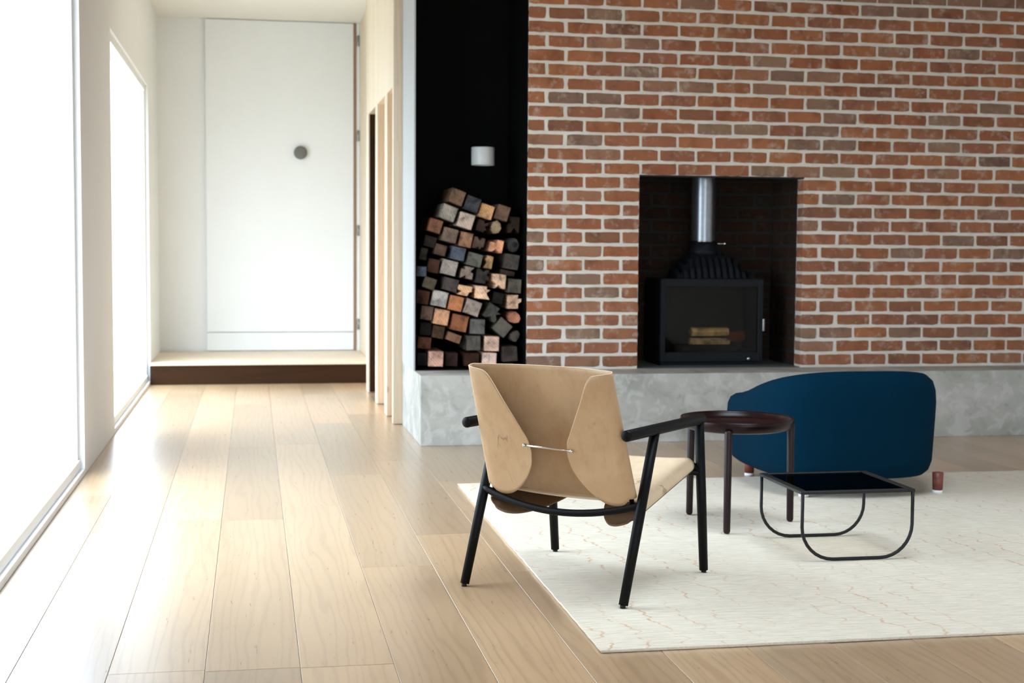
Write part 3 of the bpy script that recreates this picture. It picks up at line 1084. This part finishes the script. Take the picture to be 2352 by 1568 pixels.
# ------------------------------------------------------------------ wall light in the alcove
lamp = empty('wall_light', (0, 0, 0))
pc = at_y(1109, 359, 8.92)
lamp.location = (pc.x, pc.y, pc.z)
tag(lamp, 'white cylindrical wall light on the black alcove lining', 'wall light')
R_, H_ = 0.073, 0.056
build('shade', MB().lathe([(R_ - 0.006, -H_), (R_ - 0.001, -H_), (R_, -H_ + 0.002), (R_, H_ - 0.002), (R_ - 0.001, H_), (R_ - 0.006, H_), (R_ - 0.007, H_ - 0.003), (R_ - 0.007, -H_ + 0.003), (R_ - 0.006, -H_)], 56), M['lamp_white'], lamp)
build('diffuser', MB().lathe([(0.0, H_ - 0.012), (R_ - 0.008, H_ - 0.012), (R_ - 0.008, -H_ + 0.012), (0.0, -H_ + 0.012)], 40), M['white_satin'], lamp)
build('bracket', MB().tube([(0, R_ - 0.01, 0), (0, 9.298 - pc.y, 0)], 0.012, 12), M['black_metal'], lamp)

# ------------------------------------------------------------------ rug
RX0, RX1, RY0, RY1, RT = 0.994, 4.55, 3.955, 6.90, 0.012
rug = empty('area_rug', ((RX0 + RX1) / 2, (RY0 + RY1) / 2, 0))
tag(rug, 'large ivory woven rug with faint peach stitched lines on the oak floor', 'rug')
nx, ny = 90, 76
vs, fs = [], []
rr = random.Random(3)
hx, hy = (RX1 - RX0) / 2, (RY1 - RY0) / 2
for j in range(ny + 1):
    for i in range(nx + 1):
        x, y = -hx + 2 * hx * i / nx, -hy + 2 * hy * j / ny
        e = 0.0015
        if i in (0, nx):
            x += rr.uniform(-e, e)
        if j in (0, ny):
            y += rr.uniform(-e, e)
        z = RT + rr.uniform(-0.0004, 0.0004)
        if i in (0, nx) or j in (0, ny):
            z -= 0.002
        vs.append((x, y, z))
for j in range(ny):
    for i in range(nx):
        a = j * (nx + 1) + i
        fs.append((a, a + 1, a + nx + 2, a + nx + 1))
build('rug_pile', MB().add(vs, fs, True), M['rug'], rug)
ring = [j * (nx + 1) for j in range(ny, 0, -1)] + list(range(0, nx)) + [nx + j * (nx + 1) for j in range(0, ny)] + [ny * (nx + 1) + i for i in range(nx, 0, -1)]
ev, ef = [], []
for q in ring:
    x, y, z = vs[q]
    ev += [(x, y, z), (x + math.copysign(0.002, x) * (abs(x) > hx - 0.01), y + math.copysign(0.002, y) * (abs(y) > hy - 0.01), 0.006), (x * 0.9985, y * 0.9985, 0.0012)]
n = len(ring)
for i in range(n):
    j = (i + 1) % n
    for r in range(2):
        ef.append((3 * i + r, 3 * i + r + 1, 3 * j + r + 1, 3 * j + r))
build('rug_border', MB().add(ev, [f[::-1] for f in ef], True), M['rug_edge'], rug)
build('rug_backing', MB().box((-hx + 0.004, -hy + 0.004, 0.0005), (hx - 0.004, hy - 0.004, 0.004)), M['rug_edge'], rug)


# ------------------------------------------------------------------ leather armchair
def interp(xs, ys, x):
    """monotone-ish cubic through points (xs ascending)"""
    n = len(xs)
    if x <= xs[0]:
        return ys[0]
    if x >= xs[-1]:
        return ys[-1]
    i = max(k for k in range(n - 1) if xs[k] <= x)
    d = [(ys[k + 1] - ys[k]) / (xs[k + 1] - xs[k]) for k in range(n - 1)]

    def mk(k):
        if k == 0:
            return d[0]
        if k == n - 1:
            return d[-1]
        if d[k - 1] * d[k] <= 0:
            return 0.0
        return 2 * d[k - 1] * d[k] / (d[k - 1] + d[k])
    hh_ = xs[i + 1] - xs[i]
    t = (x - xs[i]) / hh_
    m0, m1 = mk(i) * hh_, mk(i + 1) * hh_
    return ((2 * t ** 3 - 3 * t ** 2 + 1) * ys[i] + (t ** 3 - 2 * t ** 2 + t) * m0 + (-2 * t ** 3 + 3 * t ** 2) * ys[i + 1] + (t ** 3 - t ** 2) * m1)


chair = empty('leather_armchair', (1.1598, 4.8454, 0.0), math.atan2(-0.68, 0.7332))
tag(chair, 'tan leather armchair with folded flaps on a black wooden frame', 'armchair')
Z0 = RT
UA = 0.312


def leg_pts(side, rear):
    u = UA * side
    zf = 0.0 if (side < 0 and rear) else Z0
    if rear:
        a, b = Vector((u * 1.0, -0.311, zf)), Vector((u, -0.094, 0.572))
    else:
        a, b = Vector((u, 0.309, zf)), Vector((u, 0.250, 0.572))
    return a, b


for side in (-1, 1):
    for rear in (True, False):
        a, b = leg_pts(side, rear)
        d_ = (b - a).normalized()
        a2 = a + d_ * 0.010
        lg = build('leg', MB().tube([a2, a2 + (b - a2) * 0.5, b], [0.0158, 0.0176, 0.0172], 20), M['black_wood'], chair)
        build('glide', MB().tube([a + Vector((0, 0, 0.0005)), a + Vector((0, 0, 0.0105)) + d_ * 0.001], 0.009, 14), M['glide'], lg)
    build('armrest', MB().tube([(UA * side, -0.300, 0.573), (UA * side, 0.0, 0.573), (UA * side, 0.272, 0.573)], 0.0188, 24, round_end=True), M['black_wood'], chair)


def rear_at(z):
    f = z / 0.572
    return -0.311 + 0.217 * f


# rails
zr = 0.325
arc = []
for i in range(25):
    f = -1 + 2 * i / 24
    arc.append((0.318 * f, rear_at(zr) - 0.002 - 0.022 * (1 - f * f), zr + 0.008 - 0.053 * (1 - f * f)))
build('rear_rail', MB().tube(arc, 0.0125, 14), M['black_wood'], chair)
build('front_rail', MB().tube([(-UA, 0.262, 0.382), (0, 0.262, 0.376), (UA, 0.262, 0.382)], 0.0125, 14), M['black_wood'], chair)
# seat plane: from rear (v0,z0) rising to the front (v1,z1)
SV0, SZ0, SV1, SZ1 = -0.150, 0.334, 0.238, 0.430
sv = Vector((0, SV1 - SV0, SZ1 - SZ0))
SL = sv.length
sdir = sv / SL
snor = Vector((0, -sdir.z, sdir.y))        # up, out of the seat
for side in (-1, 1):
    p0 = Vector((side * 0.276, SV0, SZ0)) - snor * 0.019
    p1 = p0 + sdir * (SL + 0.012)
    q0 = p0 - sdir * 0.01
    build('side_rail', MB().tube([(side * UA, rear_at(zr), zr)] + [q0 + (p1 - q0) * (k / 6) for k in range(7)] + [(side * UA, 0.262, 0.390)], 0.0115, 14), M['black_wood'], chair)


def leather_sheet(name, prof_center, U, r, flap_top, flap_bot, u_apex, top_c, bot_c, flap_off, orig, e_u, e_t, e_n, mats, thick=0.004, flap_mat=0, taper=0.0):
    """sheet in (u, t, off): panel across the middle, rolled round the sides,
    flaps returning behind. off is measured along e_n."""
    cols = []                     # each column: list of (u, t, off)
    NT_ = 30

    def column(u, off, tb, tt):
        return [(u, tb + (tt - tb) * k / NT_, off) for k in range(NT_ + 1)]
    side_cols = []
    NP = 20
    half = []
    for i in range(NP + 1):
        u = U * i / NP
        half.append((u, prof_center(u), bot_c(u), top_c(u)))
    o_edge = prof_center(U)
    tb_e, tt_e = bot_c(U), top_c(U)
    for i in range(1, 9):
        q = PI * i / 8
        f = i / 8
        half.append((U + r * math.sin(q), o_edge + r * (1 - math.cos(q)), tb_e + (flap_bot(U) - tb_e) * f, tt_e + (flap_top(U) - tt_e) * f))
    NF = 34
    for i in range(1, NF + 1):
        f = i / NF
        u = U - (U - u_apex) * math.sin(f * PI / 2) ** 1.0 if False else U - (U - u_apex) * (1 - (1 - f) ** 1.9)
        half.append((u, o_edge + 2 * r + flap_off((U - u) / (U - u_apex)), flap_bot(u), flap_top(u)))
    full = [(-u, o, tb, tt) for (u, o, tb, tt) in half[::-1][:-1]] + half
    vs, fs = [], []
    for (u, o, tb, tt) in full:
        for k in range(NT_ + 1):
            t = tb + (tt - tb) * k / NT_
            vs.append(Vector(orig) + e_u * (u * (1 - taper * t)) + e_t * t + e_n * o)
    nr = NT_ + 1
    for i in range(len(full) - 1):
        for k in range(NT_):
            fs.append((i * nr + k, (i + 1) * nr + k, (i + 1) * nr + k + 1, i * nr + k + 1))
    mb = MB()
    mb.add(vs, fs, True)
    nseg = len(full) - 1
    for q_ in range(len(fs)):
        i_ = q_ // NT_
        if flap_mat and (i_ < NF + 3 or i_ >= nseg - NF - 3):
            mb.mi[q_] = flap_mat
    ob = build(name, mb, mats, chair)
    md = ob.modifiers.new('thickness', 'SOLIDIFY')
    md.thickness = thick
    md.offset = 0.0
    md.material_offset_rim = 1
    return ob


eu = Vector((1, 0, 0))
up_b = Vector((0, -0.34086, 0.94011))
n_b = Vector((0, -0.94011, -0.34086))
B0 = Vector((0, -0.191, 0.339))
tt_x = [0.073, 0.080, 0.095, 0.125, 0.158, 0.188, 0.202, 0.222, 0.275]
tt_y = [0.170, 0.212, 0.242, 0.300, 0.362, 0.422, 0.444, 0.459, 0.467]
tb_x = [0.073, 0.080, 0.095, 0.120, 0.165, 0.200, 0.225, 0.250, 0.275]
tb_y = [0.165, 0.122, 0.088, 0.050, 0.005, -0.011, -0.014, -0.007, 0.016]
back = leather_sheet('backrest',
                     lambda u: -0.072 + 0.052 * (u / 0.275) ** 3.2, 0.275, 0.0145,
                     lambda u: interp(tt_x, tt_y, u), lambda u: interp(tb_x, tb_y, u), 0.073,
                     lambda u: 0.447 + 0.018 * (u / 0.275) ** 4, lambda u: -0.046 + 0.060 * (u / 0.275) ** 4,
                     lambda f: 0.002 + 0.012 * f ** 0.8, B0 + eu * 0.004, eu, up_b, n_b,
                     [M['leather'], M['leather_edge']], taper=0.11)
for side in (-1, 1):
    a = B0 + eu * (0.004 + side * 0.272) + n_b * -0.004 + up_b * 0.0
    build('back_post', MB().tube([a - up_b * 0.012, a + up_b * 0.435 - eu * (side * 0.0125)], 0.0085, 12), M['black_wood'], chair)
# stainless tie rod joining the two back flaps
to = 0.020
ra = B0 + eu * -0.088 + up_b * 0.192 + n_b * (to + 0.008)
rb_ = B0 + eu * 0.096 + up_b * 0.186 + n_b * (to + 0.008)
dr = rb_ - ra
rod = build('tie_rod', MB().tube([ra, ra + dr * 0.12, ra + dr * 0.13, ra + dr * 0.80, ra + dr * 0.81, rb_], [0.0028, 0.0028, 0.0038, 0.0038, 0.0024, 0.0024], 12), M['chrome'], chair)
for p in (ra, rb_):
    build('rod_end', MB().lathe([(0, -0.0065), (0.004, -0.005), (0.0065, 0), (0.004, 0.005), (0, 0.0065)], 16, p), M['chrome'], rod)
    build('rivet', MB().tube([p - n_b * 0.012, p + n_b * 0.004], 0.0032, 10), M['chrome'], rod)

# seat, same idea: flaps folded under
ft_x = [0.070, 0.080, 0.100, 0.140, 0.190, 0.225, 0.250, 0.272]
ft_y = [0.200, 0.240, 0.275, 0.320, 0.365, 0.385, 0.392, 0.396]
fb_y = [0.195, 0.130, 0.075, 0.005, -0.048, -0.062, -0.060, -0.046]
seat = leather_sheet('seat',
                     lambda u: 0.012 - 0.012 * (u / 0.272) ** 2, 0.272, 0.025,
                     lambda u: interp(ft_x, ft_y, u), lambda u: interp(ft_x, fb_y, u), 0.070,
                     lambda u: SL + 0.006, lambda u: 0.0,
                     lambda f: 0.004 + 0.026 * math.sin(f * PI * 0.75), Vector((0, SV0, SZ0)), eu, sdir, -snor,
                     [M['leather_seat'], M['leather_edge'], M['flap_shade']], flap_mat=2)
build('seat_tie_rod', MB().tube([Vector((-0.085, SV0, SZ0)) + sdir * 0.2 - snor * 0.078, Vector((0.085, SV0, SZ0)) + sdir * 0.2 - snor * 0.078], 0.0035, 10), M['chrome'], chair)

# ------------------------------------------------------------------ small round tray table
TC = (2.017, 5.718)
tab = empty('side_table', (TC[0], TC[1], RT))
tag(tab, 'small round side table in dark wine-red lacquer with raised rim', 'side table')
zt_ = 0.468 - RT
TR = 0.240
build('tray_top', MB().lathe([(0.0, zt_ - 0.048), (TR - 0.03, zt_ - 0.048), (TR - 0.012, zt_ - 0.04), (TR - 0.002, zt_ - 0.02), (TR, zt_ - 0.006), (TR - 0.003, zt_), (TR - 0.010, zt_),
                              (TR - 0.014, zt_ - 0.006), (TR - 0.022, zt_ - 0.022), (TR - 0.034, zt_ - 0.027), (0.0, zt_ - 0.027)], 72), M['wine_lacquer'], tab)
for (x, y) in ((1.881, 5.931), (1.907, 5.506), (2.263, 5.718)):
    lx, ly = x - TC[0], y - TC[1]
    k = 0.984
    build('leg', MB().tube([(lx, ly, 0.0068), (lx, ly, 0.012), (lx * k, ly * k, zt_ - 0.038)], [0.0125, 0.0145, 0.0165], 18, round_end=True), M['wine_wood'], tab)

# ------------------------------------------------------------------ low black frame table at the edge of the view
lt = empty('low_table', (2.014, 5.40, RT))
tag(lt, 'low black metal table with a square frame top and thin curved legs', 'low table')
A = 0.44
zt2 = 0.272 - RT
fr = MB()
fr.box((-0.008, -A, zt2 - 0.006), (0.020, 0.008, zt2 + 0.006)).box((A - 0.02, -A, zt2 - 0.006), (A + 0.008, 0.008, zt2 + 0.006))
fr.box((0.020, -0.014, zt2 - 0.006), (A - 0.02, 0.008, zt2 + 0.006)).box((0.020, -A, zt2 - 0.006), (A - 0.02, -A + 0.022, zt2 + 0.006))
build('top_frame', fr, M['black_metal'], lt, bevel=0.002)
build('glass_top', MB().box((0.02, -A + 0.022, zt2 - 0.002), (A - 0.02, -0.014, zt2 + 0.003)), M['stove_glass'], lt)
for y in (0.0, -A + 0.006):
    pts = [(0.0, y, zt2 - 0.004), (0.0, y, 0.13)]
    for k in range(1, 9):
        q = (PI / 2) * k / 8
        pts.append((0.125 - 0.125 * math.cos(q), y, 0.132 - 0.125 * math.sin(q)))
    mid = [(A - p[0], p[1], p[2]) for p in pts[::-1]]
    build('leg', MB().tube(pts + mid, 0.0065, 12), M['black_metal'], lt)

# ------------------------------------------------------------------ teal lounge chair beyond the table
TX, TY = 2.825, 6.66
tc = empty('lounge_chair', (TX, TY, 0))
tag(tc, 'deep teal upholstered lounge chair with red-brown wooden legs', 'lounge chair')
HX, HY = 0.445, 0.50


def sup(q, a, b, e):
    c_, s_ = math.cos(q), math.sin(q)
    return a * math.copysign(abs(c_) ** (2 / e), c_), b * math.copysign(abs(s_) ** (2 / e), s_)


def rim_h(y):          # arm and back height along the chair, back towards -Y
    f = (HY - y) / (2 * HY)
    return 0.385 + 0.03 * min(1, f * 5) + 0.12 * f + 0.14 * max(0, f - 0.45)


prof = []
n = 72
rows = []
levels = [(0.86, 0.0), (0.93, 0.015), (0.975, 0.06), (1.0, 0.15), (1.0, 0.35), (1.0, 0.6), (0.998, 0.74), (0.985, 0.86), (0.955, 0.95), (0.90, 1.0), (0.85, 0.985), (0.81, 0.93)]
vs, fs = [], []
for (s_, t_) in levels:
    for j in range(n):
        q = 2 * PI * j / n
        x, y = sup(q, HX, HY, 3.2)
        zt3 = rim_h(y)
        zb3 = 0.098
        wd = 1 + 0.07 * t_ - 0.03
        vs.append((x * s_ * wd, y * s_, zb3 + (zt3 - zb3) * t_))
inner = [(0.80, 0.42), (0.74, 0.395), (0.4, 0.40), (0.0, 0.405)]
for (s_, zz) in inner:
    for j in range(n):
        q = 2 * PI * j / n
        x, y = sup(q, HX, HY, 3.2)
        vs.append((x * s_, y * s_, min(zz, rim_h(y) - 0.01)))
nl = len(levels) + len(inner)
for i in range(nl - 1):
    for j in range(n):
        fs.append((i * n + j, i * n + (j + 1) % n, (i + 1) * n + (j + 1) % n, (i + 1) * n + j))
fs.append(tuple(range(n))[::-1])
build('upholstered_shell', MB().add(vs, fs, True), M['teal'], tc)
for (x, y) in ((2.540, 6.995), (3.24, 6.995), (2.56, 6.30), (3.24, 6.30)):
    on_rug = y < RY1
    z0 = RT if on_rug else 0.0
    lx, ly = x - TX, y - TY
    lg = build('leg', MB().tube([(lx, ly, z0 + 0.016), (lx, ly, 0.112)], [0.024, 0.027], 20), M['rosewood'], tc)
    build('foot_cap', MB().tube([(lx, ly, z0), (lx, ly, z0 + 0.016)], 0.0245, 20), M['white_satin'], lg)
